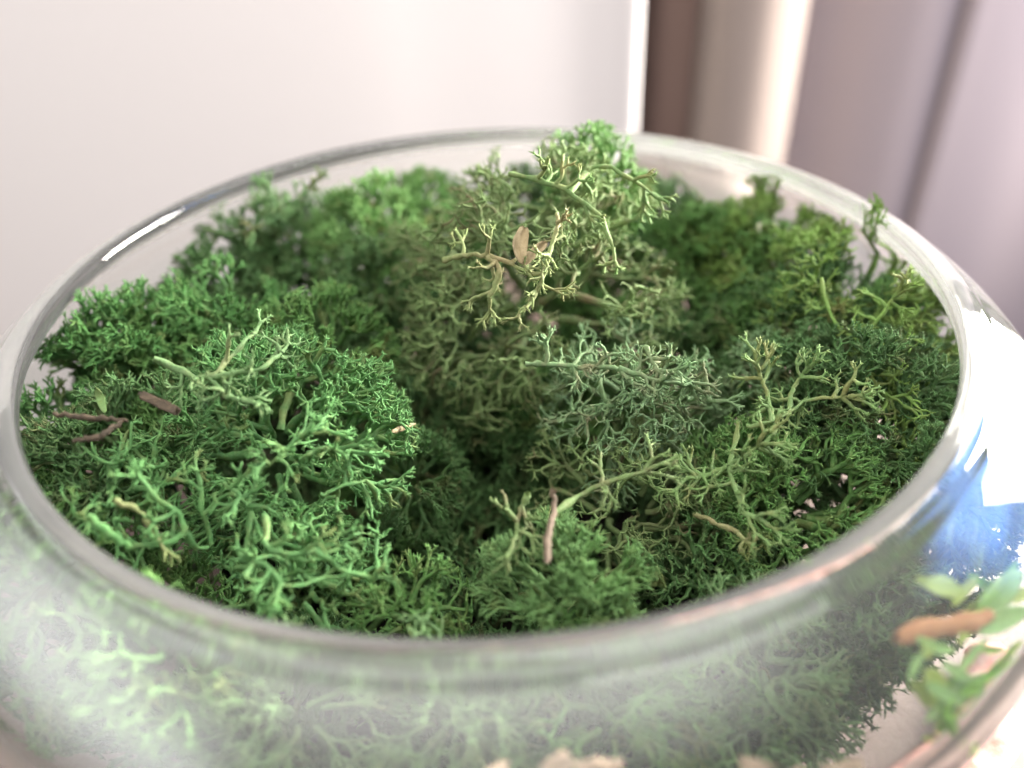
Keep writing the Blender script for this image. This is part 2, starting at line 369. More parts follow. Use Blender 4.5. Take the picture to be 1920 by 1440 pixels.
KNOT = [(33.6, -57.9, 48.0), (36.3, -57.0, 47.7), (38.6, -56.4, 47.2), (40.9, -55.9, 46.6), (44.2, -54.7, 46.0)]
LEAVES = [([(42.9, -56.0, 46.7), (46.6, -53.6, 46.5), (50.7, -50.9, 46.0)], 0.8), ([(42.3, -56.1, 45.8), (45.9, -54.8, 44.9), (51.0, -52.9, 43.1)], 0.7), ([(39.1, -61.6, 41.3), (43.5, -58.6, 41.7), (49.2, -54.8, 41.6)], 0.3), ([(40.4, -63.3, 40.5), (42.2, -62.1, 40.8), (43.8, -60.2, 42.0)], 0.8), ([(36.2, -59.6, 45.8), (37.1, -60.9, 44.3), (37.5, -62.1, 42.9)], 0.8), ([(38.1, -60.6, 42.8), (40.1, -59.7, 42.6), (41.9, -58.6, 42.6)], 0.5), ([(36.7, -59.6, 46.9), (36.5, -59.1, 47.3), (37.3, -58.4, 47.5)], 0.4), ([(36.9, -62.7, 42.6), (38.3, -63.2, 41.1), (40.6, -63.4, 38.8)], 0.5), ([(45.3, -57.9, 41.2), (47.9, -56.2, 41.1), (50.8, -54.5, 40.6)], 0.5), ([(38.6, -64.4, 40.4), (41.0, -64.1, 37.8), (44.5, -62.3, 34.2)], 0.5), ([(45.1, -60.4, 39.0), (46.8, -59.1, 39.4), (48.6, -57.7, 39.3)], 0.5), ([(35.2, -59.9, 44.7), (35.6, -60.5, 44.0), (36.4, -61.4, 42.8)], 0.3), ([(37.8, -59.9, 46.2), (39.5, -60.2, 45.0), (41.4, -60.3, 43.7)], 0.3), ([(39.0, -60.2, 44.0), (40.5, -60.0, 43.3), (42.3, -60.0, 42.2)], 0.4), ([(43.6, -51.1, 47.5), (45.9, -51.8, 46.0), (48.1, -52.3, 44.5)], 0.3), ([(34.0, -61.5, 46.4), (34.9, -60.3, 47.0), (36.1, -59.4, 47.3)], 0.3), ([(36.8, -63.2, 42.0), (39.3, -62.5, 41.3), (41.9, -61.6, 40.4)], 0.3), ([(35.7, -63.3, 41.2), (38.0, -63.6, 39.4), (40.3, -63.7, 36.8)], 0.3), ([(37.9, -54.4, 49.9), (40.1, -54.3, 49.2), (41.8, -54.3, 48.4)], 0.5), ([(44.6, -53.5, 46.6), (47.2, -51.7, 46.5), (50.3, -49.3, 46.4)], 0.3), ([(34.7, -60.3, 44.6), (36.1, -60.2, 44.0), (38.2, -60.3, 43.1)], 0.4), ([(43.2, -55.2, 47.2), (44.5, -54.3, 47.2), (46.6, -52.9, 47.0)], 0.3), ([(39.6, -59.5, 44.3), (41.4, -58.1, 44.6), (43.9, -56.4, 44.7)], 0.3), ([(39.1, -56.3, 45.9), (42.0, -54.6, 45.9), (44.5, -52.9, 45.9)], 0.4), ([(35.5, -58.4, 48.2), (37.2, -58.9, 47.2), (39.6, -58.8, 46.2)], 0.3), ([(35.7, -63.0, 42.9), (37.1, -62.0, 43.2), (39.2, -61.3, 42.8)], 0.3), ([(36.3, -60.6, 43.6), (38.6, -59.7, 43.4), (40.4, -58.8, 43.4)], 0.3), ([(43.5, -56.5, 46.0), (46.2, -54.4, 46.1), (48.5, -52.5, 46.1)], 0.3), ([(40.9, -63.8, 37.5), (43.5, -62.2, 37.4), (45.6, -60.6, 37.9)], 0.3), ([(37.8, -52.3, 48.9), (39.3, -52.6, 48.2), (40.5, -53.3, 47.4)], 0.4), ([(40.1, -58.3, 46.4), (41.9, -56.6, 46.7), (44.4, -55.0, 46.7)], 0.4), ([(42.1, -60.6, 41.6), (44.6, -59.0, 41.7), (47.8, -57.3, 41.0)], 0.3), ([(41.0, -53.9, 46.8), (42.9, -52.3, 47.0), (44.6, -51.1, 47.1)], 0.3), ([(39.6, -61.6, 43.5), (41.2, -60.9, 43.1), (43.6, -60.4, 41.9)], 0.4), ([(41.7, -63.6, 36.4), (42.6, -62.7, 37.6), (43.7, -61.4, 38.9)], 0.3), ([(46.4, -52.5, 45.3), (49.8, -51.4, 44.2), (53.0, -50.0, 43.1)], 0.4), ([(35.8, -61.4, 45.7), (38.0, -61.8, 44.3), (40.5, -61.8, 42.6)], 0.4), ([(39.0, -61.0, 43.2), (41.4, -59.8, 43.0), (43.7, -58.8, 42.5)], 0.4), ([(42.1, -56.6, 44.4), (44.5, -56.5, 43.2), (47.2, -55.9, 42.0)], 0.2)]
CHIPS = [((2.9, -65.2, 44.8), 3.4), ((6.4, -66.3, 45.1), 4.5), ((19.5, -66.3, 43.5), 4.0), ((23.3, -66.0, 41.7), 3.0), ((27.0, -66.0, 41.7), 4.2), ((-2.2, -65.1, 43.7), 3.6)]
# ------------------------------------------------------------------ backdrop, stand
def fabric_mat(name, colr, scale=900.0, tint=None, tscale=6.0, sheer=0.0, rough=0.9):
    mt, nt, out = new_mat(name)
    L = nt.links.new
    co = node(nt, 'ShaderNodeTexCoord').outputs['Object']
    w = node(nt, 'ShaderNodeTexNoise', i_Scale=scale, i_Detail=2.0)
    L(co, w.inputs['Vector'])
    c = mix_rgb(nt, w.outputs[0], tuple(0.94 * v for v in colr), tuple(min(1, 1.05 * v) for v in colr))
    if tint:
        mp = node(nt, 'ShaderNodeMapping')
        mp.inputs['Scale'].default_value = (1, 1, 0.08)
        L(co, mp.inputs['Vector'])
        b = node(nt, 'ShaderNodeTexNoise', i_Scale=tscale, i_Detail=1.0)
        L(mp.outputs[0], b.inputs['Vector'])
        c = mix_rgb(nt, ramp(nt, b.outputs[0], 0.40, 0.66), c, tint)
    p = node(nt, 'ShaderNodeBsdfPrincipled', i_Roughness=rough)
    p.inputs['Specular IOR Level'].default_value = 0.2
    L(c, p.inputs['Base Color'])
    bp = node(nt, 'ShaderNodeBump', i_Strength=0.25, i_Distance=0.0004)
    L(w.outputs[0], bp.inputs['Height']); L(bp.outputs[0], p.inputs['Normal'])
    if sheer:
        t = node(nt, 'ShaderNodeBsdfTranslucent'); L(c, t.inputs['Color'])
        mx = node(nt, 'ShaderNodeMixShader'); mx.inputs[0].default_value = sheer
        L(p.outputs[0], mx.inputs[1]); L(t.outputs[0], mx.inputs[2]); L(mx.outputs[0], out.inputs[0])
    else:
        L(p.outputs[0], out.inputs[0])
    return mt

def sheet(name, plan, z0, z1, mat, thick=0.0012, steps=14, sway=0.0):
    """hanging cloth: a plan curve (x, y) swept down, with thickness and a slight sway"""
    pts = []
    n = len(plan)
    for i in range(n - 1):
        p0, p1, p2, p3 = (np.array(plan[max(0, min(n - 1, k))]) for k in (i - 1, i, i + 1, i + 2))
        for t in np.linspace(0, 1, 7)[:-1]:
            pts.append(0.5 * (2 * p1 + (p2 - p0) * t + (2 * p0 - 5 * p1 + 4 * p2 - p3) * t * t + (3 * p1 - p0 - 3 * p2 + p3) * t ** 3))
    pts.append(np.array(plan[-1]))
    pts = np.array(pts)
    tg = np.gradient(pts, axis=0)
    nm = np.stack([-tg[:, 1], tg[:, 0]], 1)
    nm /= np.linalg.norm(nm, axis=1)[:, None] + 1e-9
    k = len(pts)
    vs, fs = [], []
    for side in (0, 1):
        for j in range(steps + 1):
            z = z0 + (z1 - z0) * j / steps
            for q in range(k):
                x, y = pts[q] + nm[q] * thick * side
                vs.append((x + sway * math.sin(3.1 * z + q * 0.05), y + sway * math.cos(4.3 * z + q * 0.11), z))
    def I(s, j, q): return s * (steps + 1) * k + j * k + q
    for j in range(steps):
        for q in range(k - 1):
            fs.append((I(0, j, q), I(0, j, q + 1), I(0, j + 1, q + 1), I(0, j + 1, q)))
            fs.append((I(1, j, q), I(1, j + 1, q), I(1, j + 1, q + 1), I(1, j, q + 1)))
        for q in (0, k - 1):
            fs.append((I(0, j, q), I(0, j + 1, q), I(1, j + 1, q), I(1, j, q)))
    for q in range(k - 1):
        for j in (0, steps):
            fs.append((I(0, j, q), I(1, j, q), I(1, j, q + 1), I(0, j, q + 1)))
    return mesh_obj(name, vs, fs, mat)

pale_cloth = fabric_mat('pale_cloth', (0.745, 0.700, 0.680), sheer=0.15)
mauve_cloth = fabric_mat('mauve_cloth', (0.43, 0.365, 0.385), tint=(0.47, 0.39, 0.39), tscale=9.0, sheer=0.10)
c1 = sheet('pale_curtain', [(-0.62, 0.300), (-0.45, 0.301), (-0.30, 0.3005), (-0.16, 0.302), (-0.06, 0.3030), (-0.02, 0.3040), (0.01, 0.3042),
                            (0.045, 0.304), (0.066, 0.302), (0.0775, 0.3005), (0.0805, 0.302), (0.0795, 0.305), (0.060, 0.309)], -0.75, 0.42, pale_cloth)
tag(c1, 'smooth off white curtain filling the blurred background on the left', 'curtain')
gap_shade_cloth = fabric_mat('gap_shade_cloth', (0.15, 0.10, 0.09))  # shade of the gap between the curtains, put into a dark colour
sun_tinted_cloth = fabric_mat('sun_tinted_cloth', (0.35, 0.285, 0.25), sheer=0.1)  # warm sunlight on the fold, put into the cloth colour
c3 = sheet('gap_shade_sheet', [(0.040, 0.372), (0.080, 0.366), (0.100, 0.361), (0.130, 0.366), (0.20, 0.372)], -0.75, 0.42, gap_shade_cloth)
tag(c3, 'dark brown strip standing in for the shade between the pale curtain and the sun tinted fold', 'curtain')
c4 = sheet('sun_tinted_fold', [(0.155, 0.352), (0.124, 0.346), (0.116, 0.330), (0.117, 0.316), (0.123, 0.309), (0.133, 0.3055), (0.143, 0.3045), (0.152, 0.3065), (0.160, 0.3110), (0.1665, 0.3180), (0.1685, 0.3300)], -0.75, 0.42, sun_tinted_cloth)
tag(c4, 'narrow curtain fold with warm sunlit cream put into its colour beside the shaded gap', 'curtain')
c2 = sheet('mauve_curtain', [(0.160, 0.338), (0.176, 0.334), (0.190, 0.330), (0.206, 0.322), (0.222, 0.3165), (0.236, 0.3145), (0.2425, 0.3155),
                             (0.2440, 0.3180), (0.2455, 0.3178), (0.2465, 0.3110), (0.256, 0.3095), (0.285, 0.3085), (0.32, 0.310), (0.36, 0.3105), (0.40, 0.312)], -0.75, 0.42, mauve_cloth)
tag(c2, 'mauve curtain with a thin dark crease at the right of the blurred background', 'curtain')

stand_mat = fabric_mat('stand_paint', (0.155, 0.105, 0.088), scale=260.0, rough=0.55)
floor_mat = fabric_mat('floor_paint', (0.42, 0.33, 0.29), scale=40.0, rough=0.7)
fl = mesh_obj('floor', [(-2, -2, -0.75), (2, -2, -0.75), (2, 2, -0.75), (-2, 2, -0.75)], [(0, 1, 2, 3)], floor_mat, smooth=False)
tag(fl, kind='structure')

def lathe(profile, seg):
    """profile [(r, z)] revolved; poles allowed at r = 0"""
    vs, fs = [], []
    ring = []
    for r, z in profile:
        if r < 1e-7:
            ring.append([len(vs)]); vs.append((0, 0, z))
        else:
            ring.append(list(range(len(vs), len(vs) + seg)))
            for k in range(seg):
                a = 2 * math.pi * k / seg
                vs.append((r * math.cos(a), r * math.sin(a), z))
    for a, b in zip(ring[:-1], ring[1:]):
        for k in range(seg):
            k2 = (k + 1) % seg
            if len(a) == 1: fs.append((a[0], b[k], b[k2])) if len(b) > 1 else None
            elif len(b) == 1: fs.append((a[k], a[k2], b[0]))
            else: fs.append((a[k], a[k2], b[k2], b[k]))
    return vs, fs

st = empty('side_table', (0, 0, -0.75))
v, f = lathe([(0, 0.725), (0.108, 0.725), (0.1135, 0.728), (0.115, 0.734), (0.115, 0.743), (0.1135, 0.7475), (0.110, 0.7495), (0, 0.7495)], 96)
mesh_obj('table_top', v, f, stand_mat, st)
v, f = lathe([(0, 0.0), (0.10, 0.0), (0.10, 0.012), (0.03, 0.025), (0.016, 0.05), (0.014, 0.4), (0.016, 0.69), (0.05, 0.7245), (0, 0.7245)], 48)
mesh_obj('pedestal', v, f, stand_mat, st)
tag(st, 'small round pinkish beige stand under the glass bowl', 'table')

# ------------------------------------------------------------------ glass bowl
ZR = 0.055                       # height of the rim plane
BR, BC1, BC2, BZ = 0.0768, 0.0300, 0.0400, -0.0175
WALL = 0.0023
def bowl_profile():
    pts = []
    z_low = -ZR
    # outer, from the flat base up to just below the lip
    a0 = math.asin((z_low - BZ) / BC2) if abs((z_low - BZ) / BC2) < 1 else -math.pi / 2
    for a in np.linspace(a0, 0, 40):
        pts.append((BR * math.cos(a), BZ + BC2 * math.sin(a)))
    a1 = math.asin((-0.0012 - BZ) / BC1)
    for a in np.linspace(0, a1, 34)[1:]:
        pts.append((BR * math.cos(a), BZ + BC1 * math.sin(a)))
    pts = np.array(pts)
    pts[:, 0] += 0.0007 * np.clip((pts[:, 1] - BZ) / 0.0175, 0, 1)
    return pts
outer = bowl_profile()
tg = np.gradient(outer, axis=0); tg /= np.linalg.norm(tg, axis=1)[:, None]
nrm = np.stack([tg[:, 1], -tg[:, 0]], 1)
wall = WALL + 0.0013 * np.clip((np.arange(len(outer)) - 50) / 23.0, 0, 1)
inner = outer - nrm * wall[:, None]
# rounded lip between outer end and inner end
oe, ie = outer[-1], inner[-1]
mid = (oe + ie) / 2
half = np.linalg.norm(oe - ie) / 2
ex = (oe - ie) / (2 * half)
ey = tg[-1]
lip = [mid + half * (math.cos(t) * ex * 1.14 + math.sin(t) * ey * 2.1) for t in np.linspace(0, math.pi, 19)[1:-1]]
prof = [(0.0, outer[0][1] + 0.0)] + [tuple(p) for p in outer] + [tuple(p) for p in lip] + [tuple(p) for p in inner[::-1]]
zin = inner[0][1]
prof += [(inner[0][0] * 0.6, zin - 0.0003), (0.0, zin - 0.0004)]
prof = np.array(prof)
prof[:, 1] += ZR + 0.0021
n_out = 1 + len(outer)
CUT_A = n_out - 7
CUT_B = n_out + len(lip) + 6

def inner_radius(z):
    """glass inner radius at world height z (arrays); above the lip the opening carries on"""
    zz = z - ZR - 0.0021
    zi = inner[:, 1]; ri = inner[:, 0]
    return np.interp(zz, zi, ri) - 0.0016 * np.clip((zz + 0.008) / 0.006, 0, 1)

def glass(name, film):
    mt, nt, out = new_mat(name)
    co = node(nt, 'ShaderNodeTexCoord').outputs['Object']
    wv = node(nt, 'ShaderNodeTexNoise', i_Scale=38.0, i_Detail=1.0)
    nt.links.new(co, wv.inputs['Vector'])
    bp = node(nt, 'ShaderNodeBump', i_Strength=0.22, i_Distance=0.0012)
    nt.links.new(wv.outputs[0], bp.inputs['Height'])
    gl = node(nt, 'ShaderNodeBsdfGlass', i_IOR=1.62, i_Roughness=0.0)
    gl.inputs['Color'].default_value = (0.985, 0.992, 0.985, 1)
    nt.links.new(bp.outputs[0], gl.inputs['Normal'])
    dust_haze = node(nt, 'ShaderNodeTexNoise', i_Scale=900.0, i_Detail=4.0, i_Roughness=0.7)  # milky layer: real specks plus imitated haze of room reflections
    nt.links.new(co, dust_haze.inputs['Vector'])
    smear_haze = node(nt, 'ShaderNodeTexNoise', i_Scale=22.0, i_Detail=1.0)
    nt.links.new(co, smear_haze.inputs['Vector'])
    d1 = node(nt, 'ShaderNodeBsdfDiffuse')
    d1.inputs['Color'].default_value = (0.85, 0.84, 0.82, 1)
    d2 = node(nt, 'ShaderNodeBsdfTranslucent')
    d2.inputs['Color'].default_value = (0.85, 0.84, 0.82, 1)
    df = node(nt, 'ShaderNodeMixShader', i_0=0.5)
    nt.links.new(d1.outputs[0], df.inputs[1]); nt.links.new(d2.outputs[0], df.inputs[2])
    mm = node(nt, 'ShaderNodeMath', operation='MULTIPLY')
    nt.links.new(ramp(nt, dust_haze.outputs[0], -1.2, 0.9), mm.inputs[0])
    nt.links.new(ramp(nt, smear_haze.outputs[0], -0.6, 0.9), mm.inputs[1])
    m2 = node(nt, 'ShaderNodeMath', operation='MULTIPLY'); m2.inputs[1].default_value = film
    nt.links.new(mm.outputs[0], m2.inputs[0])
    mx = node(nt, 'ShaderNodeMixShader')
    nt.links.new(m2.outputs[0], mx.inputs[0]); nt.links.new(gl.outputs[0], mx.inputs[1]); nt.links.new(df.outputs[0], mx.inputs[2])
    nt.links.new(mx.outputs[0], out.inputs[0])
    return mt
glass_mat = glass('bowl_glass', 0.075)
rim_mat = glass('rim_glass', 0.10)

ptg = np.gradient(prof, axis=0)
pn = np.stack([ptg[:, 1], -ptg[:, 0]], 1)
pn /= np.linalg.norm(pn, axis=1)[:, None] + 1e-12
SEG = 224
def bowl_part(name, lo, hi, parent):
    vs, fs = lathe([tuple(p) for p in prof[lo:hi + 1]], SEG)
    # face order of lathe() with a rising outer profile points outwards
    o = mesh_obj(name, vs, fs, rim_mat, parent)
    return o, vs
def normals_for(idx):
    ns = []
    for i in idx:
        r = prof[i][0]
        if r < 1e-7: ns.append((0, 0, -1.0 if i == 0 else 1.0))
        else:
            for k in range(SEG):
                a = 2 * math.pi * k / SEG
                ns.append((pn[i][0] * math.cos(a), pn[i][0] * math.sin(a), pn[i][1]))
    return ns
bowl = empty('glass_bowl')
rim, _ = bowl_part('rim', CUT_A, CUT_B, bowl)
rim.data.normals_split_custom_set_from_vertices(normals_for(range(CUT_A, CUT_B + 1)))
# the body is everything below the rim, outside and inside
va, fa = lathe([tuple(p) for p in prof[:CUT_A + 1]], SEG)
vb, fb = lathe([tuple(p) for p in prof[CUT_B:]], SEG)
fb = [tuple(i + len(va) for i in f_) for f_ in fb]
body = mesh_obj('body', va + vb, fa + fb, glass_mat, bowl)
body.data.normals_split_custom_set_from_vertices(normals_for(range(CUT_A + 1)) + normals_for(range(CUT_B, len(prof))))
tag(bowl, 'wide clear glass bowl with rounded rim holding the moss', 'bowl')

# dark peat at the bottom of the bowl
rp = random.Random(3)
pz = [0.0045 + ZR * 0 + q for q in np.linspace(0, 0.0065, 6)]
pp = [(0.0, 0.0042)] + [(float(inner_radius(np.array([z]))[0]) - 0.0005, z) for z in pz] + [(0.045, 0.0118), (0.025, 0.0124), (0.0, 0.0126)]
v, f = lathe(pp, 72)
v = [(x + rp.uniform(-.0004, .0004) * (abs(x) > 1e-6), y, z + (rp.uniform(-0.0009, 0.0009) if z > 0.0108 else 0)) for x, y, z in v]
peat_mat = fabric_mat('peat', (0.012, 0.009, 0.007), scale=700.0, rough=0.95)
peat = mesh_obj('peat_layer', v, f, peat_mat, smooth=False)
tag(peat, 'dark peat layer in the bottom of the bowl under the moss', 'peat')

# ------------------------------------------------------------------ moss
def unit(a):
    return a / (np.linalg.norm(a, axis=-1, keepdims=True) + 1e-12)

def frames(d):
    ref = np.where(np.abs(d[:, 2:3]) < 0.8, np.array([[0, 0, 1.0]]), np.array([[1.0, 0, 0]]))
    u = unit(np.cross(d, ref)); v = np.cross(d, u)
    return u, v

def strand_curves(rng, P, D, Ln, r0, r1, k, wig, pull, centre):
    """n strands of k points from P along D; returns points, radii, end directions"""
    n = len(P)
    pts = np.zeros((n, k, 3)); rad = np.zeros((n, k))
    pts[:, 0] = P; d = D.copy()
    for i in range(1, k):
        d = unit(d + wig * rng.normal(size=(n, 3)) + pull * unit(pts[:, i - 1] - centre))
        pts[:, i] = pts[:, i - 1] + d * (Ln / (k - 1))[:, None]
    t = np.linspace(0, 1, k)
    rad[:] = r0[:, None] * (1 - t) + r1[:, None] * t
    rad *= 1 + 0.13 * rng.normal(size=rad.shape)
    return pts, np.clip(rad, 0.04, 9), d

def tubes(rng, batches):
    """batches of (pts n,k,3 / radii n,k / age n / rnd n / sides) -> one vertex and face soup"""
    V, F, A, Q = [], [], [], []
    base = 0
    for pts, rad, age_shade, rn, ns in batches:
        n, k, _ = pts.shape
        if n == 0: continue
        # free ends are rounded by one extra ring; forks are closed by the shoots that leave them
        if ns >= 8:
            dl = unit(pts[:, -1] - pts[:, -2])
            pts = np.concatenate([pts, (pts[:, -1] + dl * rad[:, -1:] * 0.9)[:, None]], 1)
            rad = np.concatenate([rad, rad[:, -1:] * 0.35], 1)
            k += 1
        tg_ = np.gradient(pts, axis=1); tg_ = unit(tg_)
        u0, _ = frames(tg_[:, 0])
        u = unit(u0[:, None] - (u0[:, None] * tg_).sum(-1, keepdims=True) * tg_)
        w = np.cross(tg_, u)
        flat = rng.uniform(0.72, 1.0, size=(n, 1, 1))
        ang = np.arange(ns) * 2 * math.pi / ns
        ring = (u[:, :, None] * np.cos(ang)[None, None, :, None] * flat[..., None] + w[:, :, None] * np.sin(ang)[None, None, :, None])
        vv = pts[:, :, None] + ring * rad[:, :, None, None]
        V.append(vv.reshape(-1, 3))
        A.append(np.repeat(age_shade, k * ns)); Q.append(np.repeat(rn, k * ns))
        i = np.arange(n)[:, None, None] * (k * ns); j = np.arange(k - 1)[None, :, None] * ns; s = np.arange(ns)[None, None, :]
        s2 = (s + 1) % ns
        f = np.stack([i + j + s, i + j + s2, i + j + ns + s2, i + j + ns + s], -1).reshape(-1, 4) + base
        F.append(f)
        base += n * k * ns
    return np.concatenate(V), np.concatenate(F), np.concatenate(A), np.concatenate(Q)

def confine(V):
    """moss pushed into the bowl: strands that would pass the wall bend along it"""
    r = np.hypot(V[:, 0], V[:, 1])
    rm = inner_radius(V[:, 2]) - 0.0006
    over = r > rm - 0.003
    soft = rm - 0.003 + 0.003 * (1 - np.exp(-np.clip(r - rm + 0.003, 0, 1) / 0.003))
    s = np.where(over, soft / np.maximum(r, 1e-6), 1.0)
    V[:, 0] *= s; V[:, 1] *= s
    # floor of the bowl
    zf = 0.0035 + 0.0 * r
    V[:, 2] = np.where(V[:, 2] < zf, zf + 0.15 * (V[:, 2] - zf) * 0, V[:, 2])
    return V

def strands_mesh(name, V, F, A, Q, mat):
    me = bpy.data.meshes.new(name)
    me.vertices.add(len(V)); me.vertices.foreach_set('co', V.astype(np.float32).ravel())
    me.loops.add(F.size); me.loops.foreach_set('vertex_index', F.astype(np.int32).ravel())
    me.polygons.add(len(F)); me.polygons.foreach_set('loop_start', np.arange(0, F.size, 4, dtype=np.int32))
    me.polygons.foreach_set('use_smooth', np.ones(len(F), dtype=bool))
    me.update(calc_edges=True)
    for nm, arr in (('age_shade', A), ('rnd', Q)):
        at = me.attributes.new(nm, 'FLOAT', 'POINT'); at.data.foreach_set('value', arr.astype(np.float32))
    me.materials.append(mat)
    return me

SPRIGS = 9
STYLE = {
    #            tip length, growth, kids, tip kids, angles, wiggle, outward pull, thickness, spacing, chance of a missing branch
    'mid':     dict(tip=0.62, g=1.42, kids=(2, 3, 3), tk=(2, 3, 4), ang=(28, 60), wig=0.17, pull=0.14, th=1.04, sp=1.44, drop=0.02),
    'dense':   dict(tip=0.5, g=1.40, kids=(2, 3, 4), tk=(3, 4),    ang=(26, 52), wig=0.14, pull=0.24, th=0.86, sp=1.14, drop=0.01),
    'fine':    dict(tip=0.46, g=1.42, kids=(2, 3, 3), tk=(2, 3, 4), ang=(28, 56), wig=0.16, pull=0.20, th=0.72, sp=1.18, drop=0.02),
    'thick':   dict(tip=0.85, g=1.46, kids=(2, 2, 3), tk=(2, 2, 3), ang=(32, 66), wig=0.26, pull=0.08, th=1.25, sp=1.35, drop=0.05),
    'stringy': dict(tip=0.7, g=1.44, kids=(2, 2, 3), tk=(2, 3, 3), ang=(30, 72), wig=0.24, pull=0.06, th=1.06, sp=1.38, drop=0.04),
    'sparse':  dict(tip=0.66, g=1.46, kids=(2, 3, 3), tk=(2, 3, 4), ang=(32, 64), wig=0.20, pull=0.12, th=1.0, sp=1.7, drop=0.07),
}
TIP_SPACING = (0.55, 0.95, 1.35, 1.9, 2.6, 3.4, 4.4, 5.5)
def thin_out(rng, pos, size):
    """keep one branch per cell of the given size, as crowded shoots die back"""
    order = rng.permutation(len(pos))
    key = np.floor(pos[order] / size).astype(np.int64)
    key = key[:, 0] * 73856093 ^ key[:, 1] * 19349663 ^ key[:, 2] * 83492791
    _, first = np.unique(key, return_index=True)
    keep = np.zeros(len(pos), bool)
    keep[order[first]] = True
    return keep

def grow(rng, R, axis, style, P=None, D=None, lens=None):
    """strands of one tuft in mm about its centre; returns (batch, sprig index of each strand)"""
    s = STYLE[style]
    axis = unit(np.array(axis, float))
    free = P is not None
    if lens is None:
        lens = [s['tip']]
        while sum(lens) < R * (0.94 - 0.55 * s['pull']) * 0.83: lens.append(lens[-1] * s['g'])
        lens = lens[::-1]
        k_ = R * (0.94 - 0.55 * s['pull']) / sum(lens); lens = [l * k_ for l in lens]
    nl = len(lens)
    if P is None:
        # roots spread evenly over a small inner cap; shoots from there fill the cushion
        n = int(np.clip(9 * (R * 0.25 / (TIP_SPACING[min(nl - 1, 7)] * s['sp'])) ** 2, 15, 24))
        i_ = np.arange(n) + 0.5
        ct = 1 - 1.28 * i_ / n; ph = i_ * 2.399963
        st_ = np.sqrt(np.clip(1 - ct * ct, 0, 1))
        ax, ay = frames(axis[None])
        g = ct[:, None] * axis + st_[:, None] * (np.cos(ph)[:, None] * ax + np.sin(ph)[:, None] * ay)
        P = g * R * 0.22 - axis * R * 0.08
        D = unit(g + 0.30 * rng.normal(size=(n, 3)))
    n = len(P)
    if free: sprig = np.arange(n)
    else:
        hubs = unit(rng.normal(size=(SPRIGS, 3)) + 0.6 * axis)
        sprig = np.argmax(unit(P) @ hubs.T, axis=1)
    radii = [0.048 * s['th'], 0.135 * s['th']]
    for i in range(nl): radii.append(radii[-1] * 1.25 + 0.012)
    radii = radii[:nl + 1][::-1]
    centre = P.mean(0) if free else -axis * R * 0.25
    rr = np.full(n, radii[0])
    res = []
    tone = rng.uniform(0, 1, n)
    for lv in range(nl):
        n = len(P)
        left = nl - 1 - lv
        k = 5 if left > 2 else (4 if left > 1 else (3 if left == 1 else 2))
        ns = 6 if left > 3 else (5 if left > 1 else (4 if left == 1 else 3))
        Ln = lens[lv] * np.exp(rng.normal(0, 0.20, n))
        r1 = np.minimum(rr, radii[lv + 1] * np.exp(rng.normal(0, 0.12, n)))
        pts, rad, de = strand_curves(rng, P, D, Ln, rr, r1, k, s['wig'] * (1.3 if left < 3 else 1), s['pull'], centre)
        if left: rad[:, -1] *= 1.16          # the web where a strand forks
        tone_b = np.clip(tone + rng.normal(0, 0.15, n), 0, 1)
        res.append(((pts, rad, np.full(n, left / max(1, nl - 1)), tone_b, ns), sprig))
        if left == 0: break
        kids = rng.choice(np.array(s['tk'] if left == 1 else (s['kids'] if left <= 3 else (3, 4))), n)
        pid = np.repeat(np.arange(n), kids)
        first = np.concatenate([[0], np.cumsum(kids)[:-1]])
        j = np.arange(len(pid)) - first[pid]
        az = rng.uniform(0, 2 * math.pi, n)[pid] + 2 * math.pi * j / kids[pid] + rng.normal(0, 0.30, len(pid))
        th = np.radians(rng.uniform(*s['ang'], len(pid)))
        th = np.where(rng.random(len(pid)) < 0.18, th * 0.35, th)
        u, v = frames(de)
        D = unit(de[pid] * np.cos(th)[:, None] + (u[pid] * np.cos(az)[:, None] + v[pid] * np.sin(az)[:, None]) * np.sin(th)[:, None])
        back = rng.uniform(0.0, 0.35, len(pid))[:, None]
        P = pts[pid, -1] * (1 - back) + pts[pid, -2] * back
        rr = r1[pid] * rng.uniform(0.85, 1.0, len(pid))
        rad_dir = unit(P - centre)
        keep = rng.random(len(pid)) > s['drop']
        if left > 1:
            tip_at = P + D * lens[lv + 1]
            keep &= thin_out(rng, tip_at, max(0.52 * lens[lv + 1], 0.72) * s['sp'])
        if not free:
            keep &= ((D * rad_dir).sum(1) > -0.45) | (rng.random(len(pid)) < 0.25)
            keep &= (P @ axis) > -0.38 * R
            keep &= np.linalg.norm(P, axis=1) < 1.18 * R
        alive = np.bincount(pid[keep], minlength=n) > 0
        if not free: rad[~alive] *= np.linspace(1, 0.3, k)[None]          # a shoot that stopped tapers out
        P, D, rr = P[keep], D[keep], rr[keep]
        sprig = sprig[pid][keep]; tone = np.clip(tone[pid][keep] + rng.normal(0, 0.08, keep.sum()), 0, 1)
        if len(P) == 0: break
    return res

